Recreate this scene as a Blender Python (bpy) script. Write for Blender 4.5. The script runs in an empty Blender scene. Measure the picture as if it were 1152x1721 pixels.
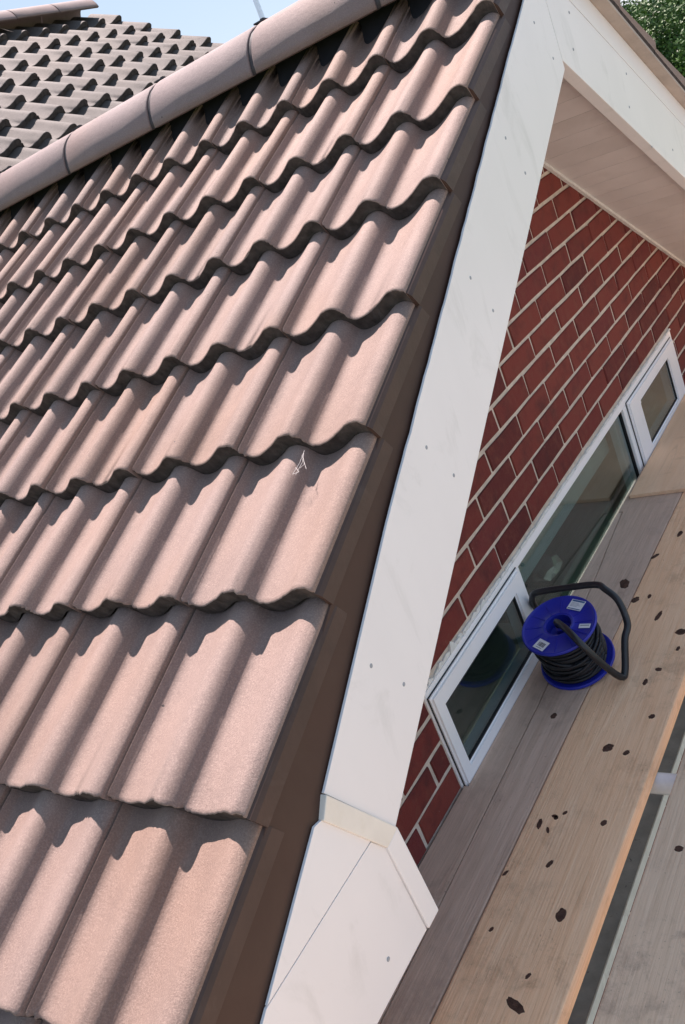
import bpy, bmesh, math, random
from mathutils import Matrix, Vector
from math import sin, cos, tan, radians, pi
random.seed(7)
SC = bpy.context.scene
COL = SC.collection

# ------------------------------------------------------------------ camera
# world: X runs along the gable wall, Y into the building, Z up
CAM = Vector((-2.7205, -1.1843, 0.3833))
RIGHT = Vector((0.49601, -0.78469, -0.37181))
DOWN = Vector((-0.49789, 0.09379, -0.86215))
FWD = Vector((0.71140, 0.61275, -0.34417))
cd = bpy.data.cameras.new('camera')
cd.sensor_fit = 'VERTICAL'; cd.sensor_height = 24.0
cd.lens = 24.0 * 1528.2 / 1721.0
cd.clip_start = 0.02; cd.clip_end = 3000
cam = bpy.data.objects.new('camera', cd); COL.objects.link(cam)
m = Matrix.Identity(4)
for i in range(3):
    m[i][0] = RIGHT[i]; m[i][1] = -DOWN[i]; m[i][2] = -FWD[i]; m[i][3] = CAM[i]
cam.matrix_world = m
SC.camera = cam

# ------------------------------------------------------------------ light
SUN_EL, SUN_AZ = radians(62.0), radians(41.5)          # azimuth from +X towards +Y
sd = Vector((cos(SUN_EL) * cos(SUN_AZ), cos(SUN_EL) * sin(SUN_AZ), sin(SUN_EL)))
W = bpy.data.worlds.new('World'); SC.world = W; W.use_nodes = True
wn = W.node_tree.nodes; wl = W.node_tree.links
sky = wn.new('ShaderNodeTexSky'); sky.sky_type = 'NISHITA'; sky.sun_disc = False
sky.sun_elevation = SUN_EL; sky.sun_rotation = pi / 2 - SUN_AZ
sky.air_density = 0.5; sky.dust_density = 0.0; sky.ozone_density = 1.0
gm = wn.new('ShaderNodeGamma'); gm.inputs[1].default_value = 0.18
hs = wn.new('ShaderNodeHueSaturation'); hs.inputs['Hue'].default_value = 0.485; hs.inputs['Saturation'].default_value = 2.5; hs.inputs['Value'].default_value = 2.25
wl.new(sky.outputs[0], gm.inputs[0]); wl.new(gm.outputs[0], hs.inputs['Color']); wl.new(hs.outputs[0], wn['Background'].inputs[0]); wn['Background'].inputs[1].default_value = 0.15
sl = bpy.data.lights.new('sun', 'SUN'); sl.energy = 5.0; sl.angle = radians(0.53); sl.color = (1.0, 0.94, 0.86)
so = bpy.data.objects.new('sun', sl); COL.objects.link(so)
so.rotation_euler = sd.to_track_quat('Z', 'Y').to_euler(); so.location = (0, 0, 20)
SC.cycles.transparent_max_bounces = 24
SC.view_settings.view_transform = 'Standard'; SC.view_settings.look = 'None'
SC.view_settings.exposure = 1.18; SC.view_settings.gamma = 1.0
SC.view_settings.use_curve_mapping = False
SC.view_settings.use_white_balance = True      # the camera's white balance: open shade
SC.view_settings.white_balance_temperature = 6800; SC.view_settings.white_balance_tint = 23

# ------------------------------------------------------------------ helpers
def tag(o, label=None, cat=None, group=None, kind=None):
    if label: o['label'] = label
    if cat: o['category'] = cat
    if group: o['group'] = group
    if kind: o['kind'] = kind
    return o
def empty(name, loc=(0, 0, 0), parent=None):
    o = bpy.data.objects.new(name, None); COL.objects.link(o); o.location = loc
    if parent: o.parent = parent
    return o
def obj(name, me, mat=None, parent=None, mw=None, smooth=False):
    """link a mesh; world coordinates in mesh, or placed by matrix mw"""
    o = bpy.data.objects.new(name, me); COL.objects.link(o)
    if mat is not None and len(me.materials) == 0: me.materials.append(mat)
    if smooth: me.polygons.foreach_set('use_smooth', [True] * len(me.polygons))
    w = mw if mw is not None else Matrix.Identity(4)
    if parent:
        o.parent = parent
        o.matrix_parent_inverse = pmat(parent).inverted()
    o.matrix_basis = w
    return o
PM = {}
def pmat(p):
    """world matrix of a parent (all parents here are placed by location only, or by PM)"""
    if p.name in PM: return PM[p.name]
    mt = Matrix.Translation(p.location)
    if p.parent: mt = pmat(p.parent) @ p.matrix_parent_inverse @ mt
    return mt
def mesh(name, V, F):
    me = bpy.data.meshes.new(name); me.from_pydata([tuple(v) for v in V], [], F); me.update(); return me
def bm_mesh(name, bm):
    bmesh.ops.recalc_face_normals(bm, faces=bm.faces)
    me = bpy.data.meshes.new(name); bm.to_mesh(me); bm.free(); return me
def box_bm(x0, x1, y0, y1, z0, z1, bm=None):
    bm = bm or bmesh.new()
    v = [bm.verts.new(p) for p in ((x0,y0,z0),(x1,y0,z0),(x1,y1,z0),(x0,y1,z0),(x0,y0,z1),(x1,y0,z1),(x1,y1,z1),(x0,y1,z1))]
    for f in ((0,3,2,1),(4,5,6,7),(0,1,5,4),(1,2,6,5),(2,3,7,6),(3,0,4,7)): bm.faces.new([v[i] for i in f])
    return bm
def bevel(bm, w, seg=2):
    bmesh.ops.recalc_face_normals(bm, faces=bm.faces)
    bmesh.ops.bevel(bm, geom=list(bm.edges), offset=w, segments=seg, affect='EDGES', profile=0.6)
    return bm
def prism_bm(poly, axis, a, b, bm=None):
    """extrude a polygon: axis 'y' -> poly is (x,z); axis 'z' -> poly is (x,y)"""
    bm = bm or bmesh.new()
    P = (lambda p, t: (p[0], t, p[1])) if axis == 'y' else (lambda p, t: (p[0], p[1], t))
    A = [bm.verts.new(P(p, a)) for p in poly]; B = [bm.verts.new(P(p, b)) for p in poly]
    n = len(poly)
    bm.faces.new(A); bm.faces.new(B[::-1])
    for i in range(n): bm.faces.new((A[i], B[i], B[(i+1) % n], A[(i+1) % n]))
    return bm
def prism(name, poly, axis, a, b, mat, parent=None, bev=0.0):
    bm = prism_bm(poly, axis, a, b)
    if bev: bevel(bm, bev)
    return obj(name, bm_mesh(name, bm), mat, parent)
def box(name, x0, x1, y0, y1, z0, z1, mat, parent=None, bev=0.0):
    bm = box_bm(x0, x1, y0, y1, z0, z1)
    if bev: bevel(bm, bev)
    return obj(name, bm_mesh(name, bm), mat, parent)
def smooth_path(pts, n=6):
    pts = [Vector(p) for p in pts]; out = []
    q = [pts[0] * 2 - pts[1]] + pts + [pts[-1] * 2 - pts[-2]]
    for i in range(1, len(q) - 2):
        for k in range(n):
            t = k / n; a, b, c, d = q[i-1:i+3]
            out.append(0.5 * ((2*b) + (c-a)*t + (2*a-5*b+4*c-d)*t*t + (3*b-a-3*c+d)*t**3))
    out.append(pts[-1]); return out
def tube_bm(path, r, seg=10, bm=None, rf=None, caps=True):
    bm = bm or bmesh.new(); path = [Vector(p) for p in path]; rings = []
    T0 = (path[1] - path[0]).normalized(); N = T0.orthogonal().normalized()
    for i, p in enumerate(path):
        T = (path[min(i+1, len(path)-1)] - path[max(i-1, 0)]).normalized()
        N = (N - T * N.dot(T)).normalized(); B = T.cross(N)
        rr = rf(i / (len(path)-1)) if rf else r
        rings.append([bm.verts.new(p + (N*cos(2*pi*k/seg) + B*sin(2*pi*k/seg)) * rr) for k in range(seg)])
    for a, b in zip(rings[:-1], rings[1:]):
        for k in range(seg): bm.faces.new((a[k], a[(k+1) % seg], b[(k+1) % seg], b[k]))
    if caps: bm.faces.new(rings[0][::-1]); bm.faces.new(rings[-1])
    return bm
def lathe_bm(prof, seg=48, bm=None):
    bm = bm or bmesh.new(); rings = []
    for r, z in prof: rings.append([bm.verts.new((r*cos(2*pi*k/seg), r*sin(2*pi*k/seg), z)) for k in range(seg)])
    for a, b in zip(rings[:-1], rings[1:]):
        for k in range(seg): bm.faces.new((a[k], a[(k+1) % seg], b[(k+1) % seg], b[k]))
    return bm
def frame(right, up, org):
    n = right.cross(up); mt = Matrix.Identity(4)
    for i in range(3): mt[i][0] = right[i]; mt[i][1] = up[i]; mt[i][2] = n[i]; mt[i][3] = org[i]
    return mt

# ------------------------------------------------------------------ materials
class MT:
    def __init__(s, name, rough=0.7, spec=0.3):
        s.m = bpy.data.materials.new(name); s.m.use_nodes = True
        s.n = s.m.node_tree.nodes; s.l = s.m.node_tree.links
        s.b = s.n['Principled BSDF']; s.b.inputs['Roughness'].default_value = rough
        s.b.inputs['Specular IOR Level'].default_value = spec
    def node(s, t, **k):
        o = s.n.new(t)
        for a, b in k.items():
            if a.startswith('i_'): o.inputs[a[2:].replace('_', ' ')].default_value = b
            else: setattr(o, a, b)
        return o
    def coords(s, scale=(1, 1, 1), rnd=True, src='Object'):
        tc = s.node('ShaderNodeTexCoord'); mp = s.node('ShaderNodeMapping'); mp.inputs['Scale'].default_value = scale
        s.l.new(tc.outputs[src], mp.inputs['Vector'])
        if rnd:
            oi = s.node('ShaderNodeObjectInfo'); mu = s.node('ShaderNodeMath', operation='MULTIPLY'); mu.inputs[1].default_value = 37.0
            s.l.new(oi.outputs['Random'], mu.inputs[0]); s.l.new(mu.outputs[0], mp.inputs['Location'])
        return mp.outputs[0]
    def noise(s, vec, scale, detail=4, rough=0.55, dist=0.0):
        o = s.node('ShaderNodeTexNoise'); o.inputs['Scale'].default_value = scale; o.inputs['Detail'].default_value = detail
        o.inputs['Roughness'].default_value = rough; o.inputs['Distortion'].default_value = dist
        s.l.new(vec, o.inputs['Vector']); return o.outputs['Fac']
    def voro(s, vec, scale, out='Distance'):
        o = s.node('ShaderNodeTexVoronoi'); o.inputs['Scale'].default_value = scale; s.l.new(vec, o.inputs['Vector']); return o.outputs[out]
    def ramp(s, fac, stops):
        o = s.node('ShaderNodeValToRGB'); e = o.color_ramp.elements
        while len(e) < len(stops): e.new(0.5)
        for k, (p, c) in enumerate(stops):
            e[k].position = p; e[k].color = (*c, 1) if isinstance(c, tuple) else (c, c, c, 1)
        s.l.new(fac, o.inputs[0]); return o.outputs[0]
    def mix(s, a, b, fac, mode='MIX'):
        o = s.node('ShaderNodeMix', data_type='RGBA', blend_type=mode)
        for v, i in ((fac, 0), (a, 6), (b, 7)):
            if hasattr(v, 'is_output'): s.l.new(v, o.inputs[i])
            elif i == 0: o.inputs[0].default_value = v
            else: o.inputs[i].default_value = (*v, 1)
        return o.outputs[2]
    def math(s, op, a, b=0.0):
        o = s.node('ShaderNodeMath', operation=op)
        for i, v in enumerate((a, b)):
            if hasattr(v, 'is_output'): s.l.new(v, o.inputs[i])
            else: o.inputs[i].default_value = v
        return o.outputs[0]
    def rnd(s): return s.node('ShaderNodeObjectInfo').outputs['Random']
    def bump(s, h, strength=0.3, dist=0.01, prev=None):
        o = s.node('ShaderNodeBump'); o.inputs['Strength'].default_value = strength; o.inputs['Distance'].default_value = dist
        s.l.new(h, o.inputs['Height'])
        if prev: s.l.new(prev, o.inputs['Normal'])
        s.l.new(o.outputs[0], s.b.inputs['Normal']); return o.outputs[0]
    def color(s, c):
        if hasattr(c, 'is_output'): s.l.new(c, s.b.inputs['Base Color'])
        else: s.b.inputs['Base Color'].default_value = (*c, 1)
        return s
    def roughn(s, v): s.l.new(v, s.b.inputs['Roughness']); return s

def mat_tile(name, c1, c2, tint, worn, speck=(0.06, 0.05, 0.05), speck_amt=0.85):
    t = MT(name, 0.72, 0.45); v = t.coords()
    base = t.ramp(t.noise(v, 9, 6, 0.6), [(0.3, c1), (0.7, c2)])
    base = t.mix(base, tint, t.ramp(t.noise(v, 3.2, 3), [(0.42, 0.0), (0.72, 0.55)]))
    base = t.mix(base, worn, t.ramp(t.noise(v, 330, 4, 0.75), [(0.45, 0.0), (0.70, 0.75)]))
    base = t.mix(base, (0.70, 0.72, 0.74), t.math('MULTIPLY', t.rnd(), 0.5), 'MULTIPLY')
    base = t.mix(base, (1.0, 0.90, 0.80), t.ramp(t.noise(v, 2.0, 2), [(0.4, 0.0), (0.65, 0.7)]), 'MULTIPLY')
    base = t.mix(base, tuple(x * 0.45 for x in c1), t.ramp(t.noise(t.coords((1, 0.5, 1)), 22, 7, 0.75, 0.8), [(0.60, 0.0), (0.78, 0.5)]))
    base = t.mix(base, tuple(x * 0.3 for x in c1), t.ramp(t.noise(v, 900, 2, 0.5), [(0.60, 0.0), (0.72, 0.45)]))
    vd = t.node('ShaderNodeTexVoronoi'); vd.inputs['Scale'].default_value = 26; t.l.new(v, vd.inputs['Vector'])
    sp = t.math('MULTIPLY', t.math('LESS_THAN', t.math('ADD', vd.outputs['Distance'], t.math('MULTIPLY', t.noise(v, 300, 2), 0.10)), 0.125),
                t.math('GREATER_THAN', vd.outputs['Color'], speck_amt))
    base = t.mix(base, speck, sp)
    # pale scuffs
    sc = t.ramp(t.noise(t.coords((1, 0.25, 1)), 60, 5, 0.7, 1.5), [(0.70, 0.0), (0.78, 0.7)])
    sc = t.math('MULTIPLY', sc, t.ramp(t.noise(v, 6, 2), [(0.55, 0.0), (0.7, 1.0)]))
    base = t.mix(base, (0.62, 0.56, 0.53), sc)
    t.color(base)
    b1 = t.bump(t.noise(v, 420, 5, 0.75), 0.5, 0.004)
    t.bump(t.noise(v, 60, 4), 0.25, 0.004, b1)
    return t.m
M = {}
M['tile'] = mat_tile('pink_concrete_tile', (0.213, 0.145, 0.124), (0.270, 0.186, 0.158), (0.222, 0.161, 0.147), (0.37, 0.275, 0.238))
def mat_simple(name, c, rough=0.7, spec=0.3, var=0.12, scale=20, bump=0.15, bscale=80, dirt=None, dscale=6, dlo=0.55, dhi=0.75, damt=0.6, stretch=(1, 1, 1), metal=0.0):
    t = MT(name, rough, spec); v = t.coords(stretch)
    lo = tuple(x * (1 - var) for x in c); hi = tuple(min(1, x * (1 + var)) for x in c)
    col = t.ramp(t.noise(v, scale, 5), [(0.3, lo), (0.7, hi)])
    if dirt: col = t.mix(col, dirt, t.ramp(t.noise(v, dscale, 6, 0.65, 0.6), [(dlo, 0.0), (dhi, damt)]))
    t.color(col); t.b.inputs['Metallic'].default_value = metal
    if bump: t.bump(t.noise(v, bscale, 4), bump, 0.004)
    return t.m
M['tile_edge'] = mat_simple('shaded_dirty_tile_edge', (0.06, 0.05, 0.048), 0.95, 0.1, 0.4, 45, 0.6, 160, (0.12, 0.10, 0.095), 25, 0.55, 0.75, 0.5)  # dark tone paints the shade of the tile ends into the colour, plus grime
M['grey_edge'] = mat_simple('grey_tile_edge', (0.075, 0.064, 0.062), 0.95, 0.1, 0.4, 45, 0.6, 160)
M['ridge'] = mat_tile('ridge_tile_concrete', (0.195, 0.142, 0.138), (0.245, 0.182, 0.178), (0.195, 0.15, 0.153), (0.31, 0.245, 0.235))
M['grey_tile'] = mat_tile('weathered_grey_tile', (0.048, 0.040, 0.039), (0.092, 0.077, 0.073), (0.068, 0.058, 0.054), (0.13, 0.115, 0.106), speck_amt=0.8)
M['dark'] = mat_simple('dark_underlay', (0.03, 0.03, 0.035), 0.9, 0.1)
M['union'] = mat_simple('black_ridge_union', (0.05, 0.045, 0.05), 0.6, 0.3)
M['verge'] = mat_simple('brown_verge_plastic', (0.048, 0.020, 0.013), 0.55, 0.4, 0.12, 8, 0.06, 40, (0.07, 0.04, 0.028), 5, 0.5, 0.8, 0.4)
M['cap'] = mat_simple('brown_verge_cap', (0.062, 0.034, 0.026), 0.5, 0.35, 0.15, 15, 0.1, 80, (0.10, 0.07, 0.06), 9)
M['upvc'] = mat_simple('white_bargeboard_plastic', (0.78, 0.765, 0.765), 0.38, 0.4, 0.02, 3, 0.02, 30, (0.50, 0.50, 0.48), 5, 0.56, 0.78, 0.42, (2.4, 1, 0.9))
M['cream'] = mat_simple('yellowed_joint_trim', (0.76, 0.72, 0.65), 0.5, 0.35, 0.06, 14, 0.05, 60, (0.62, 0.56, 0.42), 10, 0.5, 0.75, 0.5)
M['frame_white'] = mat_simple('white_window_plastic', (0.92, 0.90, 0.91), 0.3, 0.5, 0.02, 4, 0.0, 10, (0.62, 0.60, 0.56), 9, 0.62, 0.8, 0.4)
M['soffit'] = mat_simple('soffit_board_plastic', (0.66, 0.62, 0.61), 0.5, 0.3, 0.06, 6, 0.03, 40, (0.46, 0.41, 0.38), 4, 0.5, 0.8, 0.5)
M['tan'] = mat_simple('fibre_cement_undercloak', (0.40, 0.34, 0.30), 0.85, 0.2, 0.12, 12, 0.2, 90, (0.28, 0.24, 0.21), 7)
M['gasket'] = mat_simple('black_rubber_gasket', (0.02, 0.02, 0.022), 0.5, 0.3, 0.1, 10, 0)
M['screw'] = mat_simple('grey_screw_cover', (0.30, 0.33, 0.36), 0.5, 0.3, 0.1, 10, 0)
M['sealant'] = mat_simple('white_sealant', (0.74, 0.73, 0.70), 0.6, 0.3, 0.1, 60, 0.5, 120, (0.4, 0.37, 0.34), 60, 0.55, 0.7, 0.6)
M['mortar'] = mat_simple('mortar', (0.62, 0.52, 0.44), 0.95, 0.1, 0.16, 30, 0.7, 220, (0.48, 0.39, 0.33), 18, 0.5, 0.75, 0.6)
M['galv'] = mat_simple('galvanised_tube', (0.74, 0.82, 0.92), 0.25, 0.8, 0.08, 30, 0.05, 90)
M['sill'] = mat_simple('dusty_grey_sill', (0.20, 0.21, 0.20), 0.7, 0.3, 0.2, 12, 0.2, 60, (0.06, 0.06, 0.06), 40, 0.62, 0.7, 0.9)
M['room_wall'] = mat_simple('room_plaster', (0.34, 0.33, 0.31), 0.9, 0.1)
M['room_floor'] = mat_simple('room_carpet', (0.05, 0.07, 0.09), 0.95, 0.1, 0.3, 60)
M['teal'] = mat_simple('green_plastic_box', (0.012, 0.12, 0.095), 0.35, 0.5, 0.1, 10, 0)
M['foil'] = mat_simple('crumpled_foil', (0.75, 0.66, 0.62), 0.2, 0.5, 0.1, 10, 0, metal=0.6)
M['reel_blue'] = mat_simple('blue_reel_plastic', (0.016, 0.028, 0.36), 0.36, 0.5, 0.1, 10, 0.05, 60, (0.05, 0.06, 0.2), 14, 0.6, 0.8, 0.3)
M['cable'] = mat_simple('black_rubber_cable', (0.018, 0.018, 0.022), 0.45, 0.4, 0.2, 30, 0.1, 100)
M['tube_black'] = mat_simple('black_painted_tube', (0.02, 0.02, 0.024), 0.36, 0.5, 0.2, 30, 0.05, 60, (0.08, 0.08, 0.09), 20, 0.62, 0.75, 0.5)
M['sticker'] = mat_simple('white_paper_sticker', (0.74, 0.75, 0.78), 0.5, 0.3, 0.03, 10, 0)
M['ink'] = mat_simple('sticker_black_print', (0.05, 0.05, 0.06), 0.5, 0.3, 0.03, 10, 0)
M['ink_blue'] = mat_simple('sticker_blue_print', (0.05, 0.13, 0.28), 0.5, 0.3, 0.03, 10, 0)
M['knot'] = mat_simple('dark_wood_knot', (0.085, 0.042, 0.03), 0.8, 0.2, 0.4, 60, 0.4, 200)
M['blind'] = mat_simple('pale_blind', (0.72, 0.70, 0.62), 0.8, 0.1, 0.04, 10, 0)
M['beige'] = mat_simple('beige_furniture', (0.58, 0.50, 0.38), 0.6, 0.3, 0.06, 10, 0)
M['nosing'] = mat_simple('weathered_sill_edge', (0.50, 0.53, 0.48), 0.6, 0.3, 0.1, 20, 0.1, 80, (0.3, 0.3, 0.27), 20)
M['web'] = mat_simple('pale_cobweb_scuff', (0.7, 0.66, 0.63), 0.8, 0.1, 0.1, 10, 0)

def mat_brick():
    t = MT('red_brick', 0.85, 0.2); v = t.coords()
    c = t.ramp(t.rnd(), [(0.0, (0.105, 0.022, 0.022)), (0.35, (0.175, 0.034, 0.029)), (0.7, (0.21, 0.044, 0.034)), (1.0, (0.15, 0.030, 0.031))])
    c = t.mix(c, (0.19, 0.062, 0.045), t.ramp(t.noise(v, 26, 6, 0.7), [(0.48, 0.0), (0.75, 0.6)]))
    c = t.mix(c, (0.06, 0.02, 0.022), t.ramp(t.noise(v, 12, 5, 0.65), [(0.5, 0.0), (0.72, 0.55)]))
    c = t.mix(c, (0.42, 0.34, 0.30), t.ramp(t.noise(v, 90, 4, 0.7), [(0.70, 0.0), (0.76, 0.7)]))
    t.color(c)
    b = t.bump(t.noise(v, 220, 4, 0.65), 0.5, 0.004)
    t.bump(t.noise(t.coords((1, 1, 0.35)), 70, 3), 0.35, 0.004, b)
    return t.m
M['brick'] = mat_brick()

def mat_wood(name, c1, c2, dark, grain=1.0, stain=(0.34, 0.185, 0.11), stain_lo=0.60, seed=0.0):
    t = MT(name, 0.9, 0.08)
    v = t.coords((1.0, 1, 1)); g = t.coords((0.045, 1, 1)); g2 = t.coords((0.03, 1, 1))
    g = t.coords((0.06, 1, 1)); rings = t.noise(g, 30, 4, 0.6, 1.6)
    fine = t.noise(g2, 260, 3, 0.6)
    c = t.ramp(rings, [(0.30, c1), (0.62, c2)])
    c = t.mix(c, dark, t.math('MULTIPLY', t.ramp(fine, [(0.48, 0.0), (0.70, 0.40)]), grain))
    c = t.mix(c, stain, t.ramp(t.noise(v, 5.5, 7, 0.68, 0.4), [(stain_lo - 0.04, 0.0), (stain_lo + 0.16, 0.5)]))
    c = t.mix(c, stain, t.math('MULTIPLY', t.ramp(t.noise(v, 120, 4, 0.7), [(0.62, 0.0), (0.72, 0.8)]), t.ramp(t.noise(v, 7, 3), [(0.45, 0.0), (0.6, 1.0)])))
    sm = t.math('MULTIPLY', t.ramp(t.noise(v, 14, 8, 0.75, 0.3), [(0.50, 0.0), (0.68, 1.0)]), t.ramp(t.noise(v, 2.6, 3, 0.5), [(0.48, 0.0), (0.66, 0.6)]))
    c = t.mix(c, (stain[0] * 0.6, stain[1] * 0.5, stain[2] * 0.5), sm)
    gd = t.coords((0.05, 1, 1)); c = t.mix(c, tuple(x * 0.6 for x in stain), t.ramp(t.noise(gd, 16, 5, 0.7, 2.2), [(0.60, 0.0), (0.76, 0.45)]))
    t.color(c)
    b = t.bump(fine, 0.35 * grain, 0.004)
    t.bump(rings, 0.25, 0.006, b)
    return t.m
M['wood_pale'] = mat_wood('pale_scaffold_wood', (0.98, 0.635, 0.41), (0.93, 0.555, 0.335), (0.68, 0.36, 0.20))
M['wood_ply'] = mat_wood('tan_scaffold_wood', (0.97, 0.645, 0.43), (0.92, 0.585, 0.37), (0.80, 0.46, 0.27), 0.5, stain_lo=0.66)
M['wood_dark'] = mat_wood('grey_brown_scaffold_wood', (0.70, 0.50, 0.39), (0.60, 0.42, 0.32), (0.38, 0.25, 0.19), 0.8, (0.28, 0.20, 0.165), 0.58)
M['wood_grey'] = mat_wood('weathered_grey_scaffold_wood', (0.84, 0.60, 0.43), (0.74, 0.515, 0.36), (0.52, 0.34, 0.23), 0.9, (0.3, 0.22, 0.18), 0.6)

def mat_glass():
    mt = bpy.data.materials.new('window_glass'); mt.use_nodes = True
    n = mt.node_tree.nodes; l = mt.node_tree.links; n.clear()
    out = n.new('ShaderNodeOutputMaterial'); mx = n.new('ShaderNodeMixShader'); lw = n.new('ShaderNodeLayerWeight'); pw = n.new('ShaderNodeMath'); pw.operation = 'POWER'; pw.inputs[1].default_value = 4.0
    fr = n.new('ShaderNodeMath'); fr.operation = 'MULTIPLY_ADD'; fr.inputs[1].default_value = 0.90; fr.inputs[2].default_value = 0.105
    l.new(lw.outputs['Facing'], pw.inputs[0]); l.new(pw.outputs[0], fr.inputs[0])
    tr = n.new('ShaderNodeBsdfTransparent'); tr.inputs[0].default_value = (0.62, 0.74, 0.75, 1)
    gl = n.new('ShaderNodeBsdfGlossy'); gl.inputs['Roughness'].default_value = 0.01; gl.inputs[0].default_value = (0.95, 1, 0.98, 1)
    l.new(fr.outputs[0], mx.inputs[0]); l.new(tr.outputs[0], mx.inputs[1]); l.new(gl.outputs[0], mx.inputs[2]); l.new(mx.outputs[0], out.inputs[0])
    return mt
M['glass'] = mat_glass()
def mat_leaf(name, c1, c2):
    t = MT(name, 0.55, 0.3); v = t.coords(rnd=False)
    t.color(t.ramp(t.noise(v, 1.2, 4), [(0.3, c1), (0.7, c2)]))
    return t.m
M['leaf'] = mat_leaf('green_foliage', (0.03, 0.075, 0.02), (0.085, 0.16, 0.04))
M['leaf_haze'] = mat_leaf('haze_tinted_foliage', (0.05, 0.10, 0.05), (0.10, 0.17, 0.08))  # distance haze mixed into the leaf colour, paler and bluer
M['bark'] = mat_simple('bark', (0.09, 0.07, 0.05), 0.95, 0.1, 0.3, 12, 0.6, 30)
M['grass'] = mat_simple('rough_grass', (0.09, 0.13, 0.04), 0.95, 0.1, 0.3, 3, 0.4, 20, (0.2, 0.17, 0.11), 0.6)
M['paving'] = mat_simple('concrete_paving', (0.30, 0.28, 0.245), 0.9, 0.1, 0.15, 6, 0.3, 60, (0.18, 0.17, 0.15), 2)
M['wall_render'] = mat_simple('cream_render', (0.55, 0.5, 0.42), 0.9, 0.1)

# ------------------------------------------------------------------ the ground
GZ = -3.05
g = obj('ground', mesh('ground', [(-400, -400, GZ), (400, -400, GZ), (400, 400, GZ), (-400, 400, GZ)], [(0, 1, 2, 3)]), M['grass']); tag(g, kind='structure')
p = obj('paving', mesh('paving', [(-14, -14, GZ+.01), (14, -14, GZ+.01), (14, -0.05, GZ+.01), (-14, -0.05, GZ+.01)], [(0, 1, 2, 3)]), M['paving']); tag(p, kind='structure')

# ------------------------------------------------------------------ the gabled house
TH = radians(28.774); CT, ST = cos(TH), sin(TH)
P0 = Vector((-2.1214, -0.2998, -0.3021))            # crest of the verge roll at the front of course 0
UPL = Vector((CT, 0, ST)); NL = Vector((-ST, 0, CT)); RTL = Vector((0, -1, 0))
RX = -0.30                                          # ridge
U_RIDGE = (RX - P0.x) / CT
TR = 0.603; THR = math.atan(TR)                     # other slope
def left_pt(u, perp, y): q = P0 + UPL * u + NL * perp; return Vector((q.x, y, q.z))
YB = -0.34                                          # face of the bargeboards
house = empty('gabled_house', (0, 0, GZ))
tag(house, 'red brick gable end with pink pantile roof, white bargeboards and a wide white window', 'house')

# --- tile profile: heights in mm from one crest (0) to the next on the right (1)
PROF = [(-0.10, 0.5), (0.0, 3.4), (0.05, 2.4), (0.09, -0.8), (0.125, -6), (0.155, -14), (0.183, -24.5), (0.21, -31.5), (0.247, -35.5), (0.30, -37), (0.38, -35.8), (0.47, -32.6),
        (0.56, -27.3), (0.65, -20.6), (0.74, -13.2), (0.82, -6), (0.90, 0.5), (1.0, 3.4), (1.05, 2.4)]
def prof(t):
    t = t % 1.0
    for i in range(1, len(PROF) - 2):
        if PROF[i][0] <= t <= PROF[i+1][0]:
            (xa, a), (xb, b), (xc, c), (xd, d) = PROF[i-1:i+3]
            s = (t - xb) / (xc - xb); ma = (c - a) / (xc - xa) * (xc - xb); mb = (d - b) / (xd - xb) * (xc - xb)
            return (2*s**3-3*s*s+1)*b + (s**3-2*s*s+s)*ma + (-2*s**3+3*s*s)*c + (s**3-s*s)*mb
    return 0.0
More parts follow.
